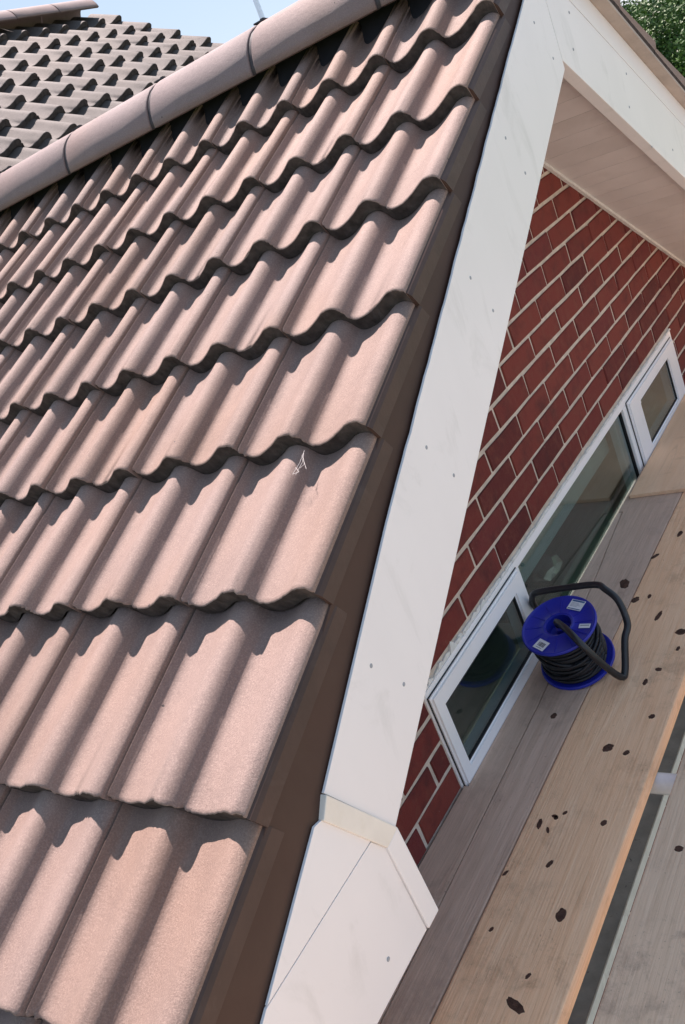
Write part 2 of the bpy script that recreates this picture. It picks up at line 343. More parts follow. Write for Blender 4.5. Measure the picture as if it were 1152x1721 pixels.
def tile_mesh(name, mats, rolls=2, pitch=0.15, length=0.405, gauge=0.297, seed=0, step=0.034, front=0.0335, hs=1.0, ppr=22):
    """pantile in local x (right), y (upslope), z (normal); crest of the right roll at x=0, front edge at y=0"""
    rnd = random.Random(seed)
    s0 = (-rolls + 0.158) * pitch; s1 = 0.132 * pitch
    kn = [0, .03, .06, .085, .105, .122, .138, .150, .159, .168, .176, .184, .192, .200, .208, .217, .228, .242, .26, .285, .32, .37, .42, .47, .52, .57, .62, .67, .72, .77, .82, .86, .90, .935, .97]
    S = [(r + k_) * pitch for r in range(-rolls, 1) for k_ in kn]
    S = [s0] + [x for x in S if s0 + 0.0005 * pitch < x < s1 - 0.002 * pitch] + [s1]
    n = len(S) - 1
    def hp(x): return prof(x / pitch)
    rag = [0.0]
    for k in range(n): rag.append(rag[-1] * 0.6 + rnd.uniform(-1, 1) * 0.0013)
    chip = [0.0] * (n + 1)
    for _ in range(3):
        c = rnd.randint(0, n)
        for k in range(max(0, c-1), min(n, c+1) + 1): chip[k] += rnd.uniform(0.0, 0.004)
    rows = [(0.0, -0.0030), (0.0025, -0.0008), (0.008, 0.0), (gauge * 0.5, 0.0), (gauge, 0.0), (length, 0.0)]
    V = []; F = []; MI = []
    warp = rnd.uniform(-0.0012, 0.0012)
    for j, (y, dz) in enumerate(rows):
        for k, s in enumerate(S):
            t = s / pitch
            z = hp(s) * 0.001 * hs + dz - step * y / gauge + warp * (s / s0)
            yy = y + (rag[k] + chip[k] if j < 2 else 0)
            if j < 2: z -= chip[k] * 0.6
            if k == n: z -= 0.0012
            V.append((s, yy, z))
    nt = len(V)
    for j, y, th in ((0, 0.0015, front), (1, length, 0.014)):
        for k, s in enumerate(S):
            z = hp(s) * 0.001 * hs - step * y / gauge - th + warp * (s / s0)
            V.append((s, y, z))
    w = n + 1; R = len(rows)
    for j in range(R - 1):
        for k in range(n): F.append((j*w+k, j*w+k+1, (j+1)*w+k+1, (j+1)*w+k)); MI.append(0)
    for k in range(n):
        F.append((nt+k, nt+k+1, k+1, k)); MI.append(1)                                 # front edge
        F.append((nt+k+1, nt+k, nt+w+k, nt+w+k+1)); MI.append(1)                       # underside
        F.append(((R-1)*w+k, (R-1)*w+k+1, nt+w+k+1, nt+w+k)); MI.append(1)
    F.append((nt + n,) + (nt + w + n,) + tuple((R-1-j)*w+n for j in range(R))); MI.append(0)    # right side
    F.append((nt + w, nt) + tuple(j*w for j in range(R))); MI.append(0)
    me = mesh(name, V, F)
    for mm in mats: me.materials.append(mm)
    me.polygons.foreach_set('material_index', MI)
    sm = [True] * ((R-1)*n) + [False] * (len(F) - (R-1)*n)
    me.polygons.foreach_set('use_smooth', sm)
    return me
# courses of the slope facing the camera (front edges along the slope)
G = 0.29686
OFF = {0: -0.0255, 1: 0.0074, 2: 0.0166, 3: 0.0120, 4: 0.0115, 5: -0.0095, 6: -0.0125}
UC = {i: i * G + OFF.get(i, -0.0255) for i in range(-2, 7)}
slope = empty('roof_slope', (P0.x, P0.y, P0.z), house); slope.matrix_parent_inverse = pmat(house).inverted()
PM[slope.name] = Matrix.Translation(P0)
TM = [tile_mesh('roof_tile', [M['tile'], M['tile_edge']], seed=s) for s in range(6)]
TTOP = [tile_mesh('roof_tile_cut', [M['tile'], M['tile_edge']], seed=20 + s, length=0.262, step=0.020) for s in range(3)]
rt = random.Random(3)
def main_z(y): return 2.03 - (4.53 - y) * 0.6152
for i in range(-2, 7):
    u = UC[i]; zf = P0.z + u * ST
    for c in range(0, 10):
        yc = P0.y + 0.30 * c
        yv = 4.53 - (2.03 - zf) / 0.6152
        if yc - 0.1 > yv + 0.15: continue
        jit = rt.uniform(-0.0025, 0.0025)
        org = P0 + UPL * (u + jit + rt.uniform(-.001, .001)) + NL * rt.uniform(-0.0008, 0.0008); org.y = yc
        me = TTOP[rt.randrange(3)] if i == 6 else TM[rt.randrange(6)]
        rot = Matrix.Rotation(rt.uniform(-0.003, 0.003), 4, 'Z')
        obj('roof_tile', me, None, slope, frame(RTL, UPL, org) @ rot)
# deck under the tiles
dk = [left_pt(-0.60, -0.155, 0), left_pt(U_RIDGE - 0.03, -0.155, 0), left_pt(U_RIDGE - 0.03, -0.130, 0), left_pt(-0.60, -0.130, 0)]
prism('roof_deck', [(q.x, q.z) for q in dk], 'y', -0.31, 2.6, M['dark'], house)
# ridge tiles
RZ, RR = 0.648, 0.131
def ridge_mesh(L, R, th, seed, axis_len_bevel=0.004, a0=0.04, n=18):
    rnd = random.Random(seed); V = []; F = []
    ys = [0, 0.004, L * 0.33, L * 0.66, L - 0.004, L]
    for j, y in enumerate(ys):
        dr = -0.003 if j in (0, len(ys)-1) else 0
        for k in range(n + 1):
            a = a0 + (pi - 2*a0) * k / n; r = R + dr + rnd.uniform(-0.0004, 0.0004)
            V.append((-r*cos(a), y, r*sin(a)))
    o = len(V)
    for y in (0, L):
        for k in range(n + 1):
            a = a0 + (pi - 2*a0) * k / n; V.append((-(R-th)*cos(a), y, (R-th)*sin(a)))
    w = n + 1; J = len(ys)
    for j in range(J-1):
        for k in range(n): F.append((j*w+k, j*w+k+1, (j+1)*w+k+1, (j+1)*w+k))
    for k in range(n):
        F.append((o+k, o+k+1, k+1, k)); F.append(((J-1)*w+k, (J-1)*w+k+1, o+w+k+1, o+w+k)); F.append((o+w+k, o+w+k+1, o+k+1, o+k))
    F.append((o,) + tuple(j*w for j in range(J)) + (o+w,)); F.append((o+w+n,) + tuple((J-1-j)*w+n for j in range(J)) + (o+n,))
    me = mesh('ridge_tile', V, F); me.polygons.foreach_set('use_smooth', [k < (J-1)*n for k in range(len(F))]); return me
RL = 0.43
RM = [ridge_mesh(RL - 0.015, RR, 0.02, s) for s in range(3)]
un = ridge_mesh(0.05, RR - 0.006, 0.008, 9)
JY = [0.02 + RL * k for k in range(-1, 6)]
for k, y in enumerate(JY):
    yy = y + 0.0075
    o = obj('ridge_tile', RM[k % 3], M['ridge'], house, Matrix.Translation((RX, yy, RZ)) @ Matrix.Rotation(rt.uniform(-.006, .006), 4, 'Y'))
    if k > 0:
        obj('ridge_union', un, M['union'], house, Matrix.Translation((RX, y - 0.025, RZ)))
        bm = box_bm(-0.014, 0.034, -0.021, 0.021, 0.0, 0.004); box_bm(0.002, 0.014, -0.006, 0.006, 0.004, 0.011, bm)
        obj('ridge_clamp', bm_mesh('ridge_clamp', bm), M['union'], house, Matrix.Translation((RX, y, RZ + RR + 0.0)) @ Matrix.Rotation(0.12, 4, 'Y'))
# ridge roll under the ridge tiles
prism('ridge_roll', [(RX-0.085, RZ-0.055), (RX, RZ+0.06), (RX+0.085, RZ-0.055), (RX+0.03, RZ-0.085), (RX-0.03, RZ-0.085)], 'y', -0.30, 2.5, M['dark'], house)

# --- verge: brown strip, tilted caps, white bargeboard
def lp(u, perp): q = left_pt(u, perp, 0); return (q.x, q.z)
V = []; F = []
for u in (-0.62, U_RIDGE - 0.03):
    for yy, pp in ((-0.3222, -0.048), (-0.3238, -0.050), (-0.3352, -0.137), (-0.3352, -0.1375), (-0.3276, -0.138), (-0.3222, -0.19)):
        V.append(left_pt(u, pp, yy))
for k in range(6): F.append((k, 6 + k, 6 + (k + 1) % 6, (k + 1) % 6))
F += [tuple(range(5, -1, -1)), tuple(range(6, 12))]
obj('verge_strip', mesh('verge_strip', V, F), M['verge'], house)
for i in range(-2, 7):
    u = UC[i]; org = P0 + UPL * u; 
    L = 0.24 if i == 6 else (UC[i+1] - u + 0.004)
    tl = 0.034 / G
    V = []; 
    y0c = P0.y - 0.0200
    sec = lambda s, a: (s, a)
    for s in (0.001, 0.03, L):
        zt = -0.0125 - tl * s
        for (yy, zz) in ((y0c, zt), (-0.3230, zt - 0.0035), (-0.3265, zt - 0.011), (-0.3285, zt - 0.036), (y0c, zt - 0.036)):
            q = P0 + UPL * (u + s) + NL * zz; V.append((q.x, yy, q.z))
    F = [(0, 1, 2, 3, 4), (14, 13, 12, 11, 10)]
    for j in range(2):
        for k in range(5): F.append((j*5+k, (j+1)*5+k, (j+1)*5+(k+1) % 5, j*5+(k+1) % 5))
    obj('verge_cap', mesh('verge_cap', V, F), M['cap'], house)
def u_of(x, perp): return (x - P0.x + ST * perp) / CT
topline = [(-2.72, -0.128), (-2.276, -0.1265), (-2.02, -0.127), (-1.65, -0.106), (-0.97, -0.0955), (-0.44, -0.087), (RX, -0.084)]
def on_left(x, perp): return (x, P0.z + (x - P0.x) * tan(TH) + perp / CT)
# bargeboard from the mitre down to the joint trim
joint_t = (-2.019, -0.392); joint_b = (-1.921, -0.552)
rr = random.Random(5)
def ragged(pts, step=0.03, amp=0.0012):
    out = []
    for (xa, za), (xb, zb) in zip(pts[:-1], pts[1:]):
        d = math.hypot(xb-xa, zb-za); n = max(1, int(d / step))
        for k in range(n):
            f = k / n; out.append((xa+(xb-xa)*f, za+(zb-za)*f + rr.uniform(-amp, amp)))
    out.append(pts[-1]); return out
top_pts = ragged([on_left(x, pp) for x, pp in topline if x > -2.0] )
apexb = (RX - 0.002, 0.349)
bb = [(RX - 0.002, on_left(RX, -0.084)[1])] + top_pts[::-1][1:] + [(joint_t[0] + 0.001, joint_t[1] + 0.001), joint_b, apexb]
prism('bargeboard', bb, 'y', YB - 0.0004, YB + 0.0045, M['upvc'], house, 0.0006)
# lower end: two boards with a level joint, and the mitred trims
SEAM = -0.5235; BOT = -0.738
jl_t = (-2.0445, -0.4165); jl_b = (-1.9585, -0.557)
xs = jl_t[0] + (jl_b[0] - jl_t[0]) * ((SEAM - jl_t[1]) / (jl_b[1] - jl_t[1]))
def x_top(z): return P0.x + (z + 0.128 / CT - P0.z) / tan(TH)
upper_end = [on_left(-2.06, -0.127), (jl_t[0] - 0.0, jl_t[1]), (xs, SEAM + 0.0008), (x_top(SEAM + 0.0008), SEAM + 0.0008)]
prism('box_end_upper_board', upper_end, 'y', YB, YB + 0.0046, M['upvc'], house, 0.0006)
tri = [on_left(-2.058, -0.126), (joint_t[0] - 0.001, joint_t[1] + 0.0012), (jl_t[0], jl_t[1])]
lower_end = [(xs, SEAM - 0.0008), jl_b, (-1.9545, BOT), (x_top(BOT), BOT), (x_top(SEAM - 0.0008), SEAM - 0.0008)]
prism('box_end_lower_board', lower_end, 'y', YB, YB + 0.0046, M['upvc'], house, 0.0006)
o = prism('joint_trim', [joint_t, joint_b, jl_b, jl_t], 'y', YB - 0.005, YB + 0.008, M['cream'], house, 0.002); o['label'] = 'yellowed cream joint trim across the bargeboard'
prism('corner_trim', [joint_b, (-1.9165, BOT + 0.001), (-1.9530, BOT + 0.001), jl_b], 'y', YB - 0.0045, YB + 0.0085, M['upvc'], house, 0.002)
prism('box_end_body', [on_left(-2.03, -0.17), (-1.935, -0.56), (-1.93, BOT + 0.006), (x_top(BOT) + 0.1, BOT + 0.006)], 'y', YB + 0.0135, -0.002, M['upvc'], house)
# other slope: bargeboard, upper strip, undercloak, tiles seen from below and the side
def zr(x): return 0.343 - TR * (x + 0.254)
XE = 1.95
def band(d0, d1, x0=RX, x1=XE): return [(x0, zr(x0) + d0), (x1, zr(x1) + d0), (x1, zr(x1) + d1), (x0, zr(x0) + d1)]
prism('bargeboard', band(0, 0.2235, RX + 0.002), 'y', YB, YB + 0.034, M['upvc'], house, 0.0015)
prism('bargeboard_groove', band(0.2235, 0.2285, RX + 0.002), 'y', YB + 0.004, YB + 0.030, M['tan'], house)
prism('bargeboard_upper_strip', band(0.2285, 0.306, RX + 0.01), 'y', YB + 0.001, YB + 0.030, M['upvc'], house, 0.001)
prism('undercloak', band(0.307, 0.316, RX + 0.02), 'y', -0.374, -0.12, M['tan'], house)
# soffit boards under the other slope
zs = lambda x: 0.091 - 0.6 * (x - 0.254)
cs = cos(THR); k = 0
x = RX + 0.005
while x < 1.85:
    dx = 0.1 * cs
    bm = bmesh.new(); g_ = 0.0016
    prism_bm([(x + g_, zs(x + g_)), (x + dx - g_, zs(x + dx - g_)), (x + dx, zs(x + dx) + 0.004), (x + dx, zs(x + dx) + 0.011), (x, zs(x) + 0.011), (x, zs(x) + 0.004)], 'y', YB + 0.0345, 0.02, bm)
    obj('soffit_board', bm_mesh('soffit_board', bm), M['soffit'], house); x += dx
prism('soffit_bead', [(RX, zs(RX) - 0.012), (1.9, zs(1.9) - 0.012), (1.9, zs(1.9) - 0.0005), (RX, zs(RX) - 0.0005)], 'y', -0.017, -0.0045, M['sealant'], house)
# tiles of the other slope
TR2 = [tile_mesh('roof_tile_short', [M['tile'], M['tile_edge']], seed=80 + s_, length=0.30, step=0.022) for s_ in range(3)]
slope2 = empty('roof_slope', (RX, -0.35, 0.7), house); slope2.matrix_parent_inverse = pmat(house).inverted(); PM[slope2.name] = Matrix.Translation((RX, -0.35, 0.7))
UPR = Vector((-cos(THR), 0, sin(THR))); RTR = Vector((0, 1, 0)); NR = RTR.cross(UPR)
for i in range(0, 9):
    x = RX + 0.255 + 0.245 * i
    for c in range(0, 3):
        yc = -0.372 + 0.279 + 0.30 * c
        org = Vector((x, yc, zr(x) + 0.402)); 
        obj('roof_tile', TR2[rt.randrange(3)] if i else TTOP[rt.randrange(3)], None, slope2, frame(RTR, UPR, org))
dk = [(RX, zr(RX) + 0.318), (XE, zr(XE) + 0.318), (XE, zr(XE) + 0.296), (RX, zr(RX) + 0.296)]
prism('roof_deck', [(a, b - 0.0) for a, b in dk], 'y', -0.1195, 2.4, M['dark'], house)
prism('verge_mortar', band(0.3165, 0.345, RX + 0.02), 'y', -0.366, -0.33, M['cap'], house)
# screws on the bargeboards
def at_y(px, py, y):
    d = RIGHT * ((px - 576) / 1528.2) + DOWN * ((py - 860.5) / 1528.2) + FWD
    return CAM + d * ((y - CAM.y) / d.y)
def at_z(px, py, z):
    d = RIGHT * ((px - 576) / 1528.2) + DOWN * ((py - 860.5) / 1528.2) + FWD
    return CAM + d * ((z - CAM.z) / d.z)
sb = lathe_bm([(0.0, 0.0012), (0.0022, 0.0011), (0.0036, 0.0006), (0.0040, 0)], 10); bmesh.ops.remove_doubles(sb, verts=sb.verts, dist=1e-5)
sme = bm_mesh('screw', sb)
for px, py in ((850,232),(883,291),(898,38),(930,98),(791,467),(829,522),(717,752),(763,799),(624,1119),(679,1150),(653,1612),(957,21),(964,83),(1053,124),(1058,180),(1096,247),(1131,252)):
    q = at_y(px, py, YB - 0.0002)
    obj('screw', sme, M['screw'], house, Matrix.Translation(q) @ Matrix.Rotation(pi/2, 4, 'X'))

# --- gable wall: mortar bed with every brick laid on it
WX0, WX1, WTOP, WSILL = -1.345, 1.02, -0.770, -1.868      # window opening
HX0, HX1 = -2.38, 1.72
wall = empty('gable_wall', (0, 0, GZ), house); wall.matrix_parent_inverse = pmat(house).inverted(); PM[wall.name] = Matrix.Translation((0, 0, GZ))
def wtop(x): return min(on_left(x, -0.18)[1], zr(x) + 0.27)
bm = bmesh.new()
prism_bm([(HX0, WTOP), (HX1, WTOP), (HX1, wtop(HX1)), (RX, 0.52), (HX0, wtop(HX0))], 'y', 0.0, 0.24, bm)
prism_bm([(HX0, GZ), (WX0, GZ), (WX0, WTOP), (HX0, WTOP)], 'y', 0.0, 0.24, bm)
prism_bm([(WX1, GZ), (HX1, GZ), (HX1, WTOP), (WX1, WTOP)], 'y', 0.0, 0.24, bm)
prism_bm([(WX0, GZ), (WX1, GZ), (WX1, WSILL - 0.03), (WX0, WSILL - 0.03)], 'y', 0.0, 0.24, bm)
obj('mortar_bed', bm_mesh('mortar_bed', bm), M['mortar'], wall)
BP = 0.225 * 1.0481; JT = 0.0122
def brick_mesh(L, H, seed):
    rnd = random.Random(seed); j = lambda a: rnd.uniform(-a, a)
    x0, x1, z0, z1 = -L/2, L/2, -H/2, H/2; d = 0.0048; c = 0.003
    V = [(x0+j(.0015), 0.03, z0+j(.001)), (x1+j(.0015), 0.03, z0+j(.001)), (x1+j(.0015), 0.03, z1+j(.001)), (x0+j(.0015), 0.03, z1+j(.001))]
    mid = [(x0, z0), (0, z0), (x1, z0), (x1, z1), (0, z1), (x0, z1)]
    V += [(x+j(.0016), -d*0.45, z+j(.0016)) for x, z in mid]
    V += [(x*(1-2*c/L)+j(.0012), -d+j(.0008), z*(1-2*c/H)+j(.0012)) for x, z in mid]
    F = [(0, 1, 6, 5, 4), (1, 2, 7, 6), (2, 3, 9, 8, 7), (3, 0, 4, 9)]
    for k in range(6): F.append((4+k, 4+(k+1) % 6, 10+(k+1) % 6, 10+k))
    F += [(10, 11, 14, 15), (11, 12, 13, 14)]
    me = mesh('brick', V, F); me.materials.append(M['brick']); return me
BFULL = [brick_mesh(BP - JT, 0.075 - JT, s) for s in range(8)]
rb = random.Random(11); rest = []; nb = 0
for k in range(-8, 38):
    zb = -0.075 * k; zc = zb + (0.075 - JT) / 2
    off = 0.0 if (k - 1) % 2 == 0 else 0.5
    for mI in range(-11, 8):
        a = (mI + off) * BP; b = a + BP - JT; a += JT * 0.0
        segs = [(max(a, HX0), min(b, HX1))]
        zt = zb + 0.075 - JT
        if zt > WSILL - 0.03 and zb < WTOP - 0.012:
            s2 = []
            for s in segs:
                if s[0] < WX0: s2.append((s[0], min(s[1], WX0 - 0.006)))
                if s[1] > WX1: s2.append((max(s[0], WX1 + 0.006), s[1]))
            segs = s2
        for s in segs:
            if s[1] - s[0] < 0.02 or zt > wtop(s[0]) - 0.01 or zt > wtop(s[1]) - 0.01: continue
            xc = (s[0] + s[1]) / 2; L = s[1] - s[0]
            zz = zc
            hh = 0.075 - JT
            if abs(L - (BP - JT)) < 1e-6: me = BFULL[rb.randrange(8)]
            else: me = brick_mesh(L, hh, rb.randrange(9999))
            shown = -2.0 < xc < 1.66 and -1.2 < zc < zs(xc) + 0.05 and zc < on_left(xc, -0.30)[1] + 0.18
            if shown and nb < 298:
                o = obj('brick', me, None, wall, Matrix.Translation((xc + rb.uniform(-.001, .001), rb.uniform(-.0012, .0012), zz + rb.uniform(-.0008, .0008))) @ Matrix.Rotation(rb.uniform(-.004, .004), 4, 'Y')); nb += 1
            else: rest.append((me, xc, zz))
V = []; F = []
for me, xc, zz in rest:
    o_ = len(V)
    V += [(v.co.x + xc, v.co.y, v.co.z + zz) for v in me.vertices]; F += [tuple(i + o_ for i in f.vertices) for f in me.polygons]
o = obj('brickwork', mesh('brickwork', V, F), M['brick'], wall); tag(o, kind='stuff')
print('bricks', nb, len(rest))
# remaining walls of the house, out of sight from here
box('side_wall', HX0, HX0 + 0.24, 0.2405, 4.4, GZ, -0.62, M['brick'], house)
box('side_wall', HX1 - 0.24, HX1, 0.2405, 4.4, GZ, -0.62, M['brick'], house)
# room behind the window
box('room_floor', HX0 + 0.25, HX1 - 0.25, 0.245, 3.6, GZ + 0.02, GZ + 0.12, M['room_floor'], house)
box('room_back_wall', HX0 + 0.25, HX1 - 0.25, 3.605, 3.7, GZ + 0.1, -0.70, M['room_wall'], house)
box('room_ceiling', HX0 + 0.25, HX1 - 0.25, 0.245, 3.6, -0.699, -0.68, M['room_wall'], house)
box('room_side_wall', HX0 + 0.2405, HX0 + 0.2495, 0.245, 3.6, GZ + 0.1, -0.70, M['room_wall'], house)
box('room_side_wall', HX1 - 0.2495, HX1 - 0.2405, 0.245, 3.6, GZ + 0.1, -0.70, M['room_wall'], house)

# --- window
win = empty('window', (0, 0, WSILL), house); win.matrix_parent_inverse = pmat(house).inverted(); PM[win.name] = Matrix.Translation((0, 0, WSILL))
FW = M['frame_white']
def fr(name, x0, x1, z0, z1, w, y0, y1, mat=FW, wl=None, wr=None, bev=0.004):
    """mitred rectangular frame as one mesh"""
    wl = wl or w; wr = wr or w
    bm = bmesh.new()
    O = [(x0, z0), (x1, z0), (x1, z1), (x0, z1)]; I = [(x0 + wl, z0 + w), (x1 - wr, z0 + w), (x1 - wr, z1 - w), (x0 + wl, z1 - w)]
    vs = [[bm.verts.new((x, y, z)) for x, z in P] for y in (y0, y1) for P in (O, I)]
    for k in range(4):
        n = (k + 1) % 4
        bm.faces.new((vs[0][k], vs[0][n], vs[1][n], vs[1][k])); bm.faces.new((vs[2][k], vs[3][k], vs[3][n], vs[2][n]))
        bm.faces.new((vs[0][k], vs[2][k], vs[2][n], vs[0][n])); bm.faces.new((vs[1][k], vs[1][n], vs[3][n], vs[3][k]))
    bmesh.ops.recalc_face_normals(bm, faces=bm.faces)
    es = [e for e in bm.edges if abs(e.verts[0].co.y - y0) < 1e-6 and abs(e.verts[1].co.y - y0) < 1e-6 and not (abs(abs(e.verts[0].co.x - e.verts[1].co.x) - abs(e.verts[0].co.z - e.verts[1].co.z)) < 0.03 and e.calc_length() < 0.15)]
    bmesh.ops.bevel(bm, geom=es, offset=bev, segments=2, affect='EDGES')
    return obj(name, bm_mesh(name, bm), mat, win)
MX1, MX2 = -0.775, 0.31
fr('outer_frame', WX0, WX1, WSILL, WTOP, 0.030, -0.006, 0.06, bev=0.003)
for mx in (MX1, MX2): box('mullion', mx - 0.018, mx + 0.018, -0.0055, 0.06, WSILL + 0.0295, WTOP - 0.0295, FW, win, 0.002)
def pane(x0, x1, z0, z1, y):
    bm = box_bm(x0, x1, y, y + 0.004, z0, z1); o = obj('pane', bm_mesh('pane', bm), M['glass'], win)
def sash(x0, x1, z0, z1, w, wl, wr):
    fr('sash', x0, x1, z0, z1, w, -0.018, 0.03, wl=wl, wr=wr, bev=0.006)
    fr('sash_gasket', x0 + wl - 0.001, x1 - wr + 0.001, z0 + w - 0.001, z1 - w + 0.001, 0.0045, -0.0125, -0.004, M['gasket'], bev=0.0005)
    pane(x0 + wl + 0.0005, x1 - wr - 0.0005, z0 + w + 0.0005, z1 - w - 0.0005, -0.009)
ZT = -1.070
sash(WX0 + 0.006, MX1 - 0.004, ZT, WTOP - 0.020, 0.052, 0.046, 0.060)
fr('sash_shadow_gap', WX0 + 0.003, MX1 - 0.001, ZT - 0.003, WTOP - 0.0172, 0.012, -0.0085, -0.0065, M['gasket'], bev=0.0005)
sash(MX2 + 0.020, WX1 - 0.030, ZT, WTOP - 0.024, 0.050, 0.120, 0.118)
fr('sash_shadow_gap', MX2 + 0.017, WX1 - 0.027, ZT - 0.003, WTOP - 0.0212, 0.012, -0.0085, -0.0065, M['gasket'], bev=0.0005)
fr('fixed_gasket', MX1 + 0.0175, MX2 - 0.0175, WSILL + 0.0295, WTOP - 0.0295, 0.005, 0.004, 0.016, M['gasket'], bev=0.0005)
fr('inner_bead', MX1 + 0.0178, MX2 - 0.0178, WSILL + 0.0298, WTOP - 0.0298, 0.020, 0.036, 0.058, FW, bev=0.003)
pane(MX1 + 0.0185, MX2 - 0.0185, WSILL + 0.0305, WTOP - 0.0305, 0.010)
for xa, xb in ((WX0 + 0.0295, MX1 - 0.0178), (MX2 + 0.0178, WX1 - 0.0295)):
    box('transom', xa, xb, -0.0052, 0.06, ZT - 0.045, ZT + 0.01, FW, win, 0.002)
    pane(xa + 0.001, xb - 0.001, WSILL + 0.0305, ZT - 0.0455, 0.012)
bm = prism_bm([(-0.085, 0), (-0.085, 0.028), (0.0, 0.034), (0.0, 0)], 'y', 0, 1)
bm.free()
bm = bmesh.new()
sx0, sx1 = WX0 - 0.05, WX1 + 0.05
prof_s = [(-0.075, WSILL - 0.036), (-0.075, WSILL - 0.006), (-0.0065, WSILL + 0.0), (-0.0065, WSILL - 0.036)]
a = [bm.verts.new((sx0, y, z)) for y, z in prof_s]; b = [bm.verts.new((sx1, y, z)) for y, z in prof_s]
bm.faces.new(a); bm.faces.new(b[::-1])
for k in range(4): bm.faces.new((a[k], b[k], b[(k+1) % 4], a[(k+1) % 4]))
obj('sill', bm_mesh('sill', bm), M['sill'], win)
box('sill_nosing', sx0, sx1, -0.080, -0.0752, WSILL - 0.038, WSILL - 0.005, M['nosing'], win, 0.001)
box('blind_headrail', MX1 + 0.03, MX2 - 0.02, 0.085, 0.125, WTOP - 0.182, WTOP - 0.03, M['blind'], win, 0.004)
# sealant smeared along the head of the window
rs = random.Random(4); bm = bmesh.new()
x = WX0 + 0.0
while x < WX1:
    L = rs.uniform(0.02, 0.07); h = rs.uniform(0.004, 0.007) if x > -0.9 else rs.uniform(0.007, 0.013)
    d = rs.uniform(0.004, 0.0075)
    prism_bm([(x, WTOP - 0.002), (x + L, WTOP - 0.002), (x + L*rs.uniform(.75, 1), WTOP + h*rs.uniform(.5, 1)), (x + L*rs.uniform(.3, .6), WTOP + h), (x + L*rs.uniform(0, .25), WTOP + h*rs.uniform(.4, 1))], 'y', -d, 0.004, bm)
    x += L * rs.uniform(0.7, 0.97)
for cx, cz, h in ((-1.19, 0.014, .03), (-1.26, .010, .01)):
    prism_bm([(cx, WTOP + 0.004), (cx + 0.03, WTOP + 0.004), (cx + 0.026, WTOP + cz), (cx + 0.012, WTOP + cz + h*0.4), (cx + 0.006, WTOP + cz)], 'y', -0.0068, 0.0, bm)
obj('sealant', bm_mesh('sealant', bm), M['sealant'], win)

# ------------------------------------------------------------------ the house behind, with its grey roof
back = empty('house_behind', (3.0, 6.0, GZ)); tag(back, 'house with weathered grey pantile roof rising behind the pink ridge', 'house')
O2 = Vector((3.81, 4.53, 2.03)); PH = radians(31.6)
UP2 = Vector((0, cos(PH), sin(PH))); RT2 = Vector((1, 0, 0)); N2 = RT2.cross(UP2)
GT = [tile_mesh('grey_tile', [M['grey_tile'], M['grey_edge']], rolls=1, pitch=0.21, length=0.40, gauge=0.305, seed=40 + s, step=0.042, front=0.0405, hs=1.4, ppr=18) for s in range(5)]
GTOP = tile_mesh('grey_tile_cut', [M['grey_tile'], M['grey_edge']], rolls=1, pitch=0.21, length=0.306, gauge=0.305, seed=60, step=0.042, front=0.0405, hs=1.4, ppr=18)
s2 = empty('roof_slope', tuple(O2), back); s2.matrix_parent_inverse = pmat(back).inverted(); PM[s2.name] = Matrix.Translation(O2)
for a in range(0, 12):
    for b in range(0, 20):
        org = O2 - RT2 * (0.21 * b) - UP2 * (0.305 * a + rt.uniform(-.006, .006)) + N2 * rt.uniform(-.003, .003)
        if a > 8 and org.x < -0.05: continue
        obj('grey_tile', GTOP if a == 0 else GT[rt.randrange(5)], None, s2, frame(RT2, UP2, org) @ Matrix.Rotation(rt.uniform(-.008, .008), 4, 'Z'))
DU = 0.215                                                    # slope length from course 0 to the ridge
yr = O2.y + UP2.y * DU; zr2 = O2.z + UP2.z * DU
def q2(u, n): q = O2 + UP2 * u + N2 * n; return (q.y, q.z)
x0, x1 = -0.4, O2.x + 0.02
bm = bmesh.new()
pts = [q2(DU, -0.13), q2(-3.4, -0.13), q2(-3.4, -0.18), q2(DU, -0.18)]
A = [bm.verts.new((x0, y, z)) for y, z in pts]; B = [bm.verts.new((x1, y, z)) for y, z in pts]
bm.faces.new(A); bm.faces.new(B[::-1])
for k in range(4): bm.faces.new((A[k], B[k], B[(k+1) % 4], A[(k+1) % 4]))
obj('roof_deck', bm_mesh('roof_deck', bm), M['dark'], back)
bm = bmesh.new()
pts = [(yr + 0.001, zr2 - 0.10), (yr + 4.2, zr2 - 0.10 - 4.2 * tan(PH)), (yr + 4.2, zr2 - 0.16 - 4.2 * tan(PH)), (yr + 0.001, zr2 - 0.16)]
A = [bm.verts.new((x0, y, z)) for y, z in pts]; B = [bm.verts.new((x1, y, z)) for y, z in pts]
bm.faces.new(A); bm.faces.new(B[::-1])
for k in range(4): bm.faces.new((A[k], B[k], B[(k+1) % 4], A[(k+1) % 4]))
obj('rear_roof_slope', bm_mesh('rear_roof_slope', bm), M['grey_tile'], back)
RM2 = [ridge_mesh(0.44, 0.135, 0.02, 30 + s, a0=0.25) for s in range(2)]
Rz = Matrix.Rotation(-pi/2, 4, 'Z')
for k in range(9):
    obj('ridge_tile', RM2[k % 2], M['ridge'], back, Matrix.Translation((x1 - 0.14 - 0.448 * (k + 1), yr, zr2 - 0.035)) @ Rz)
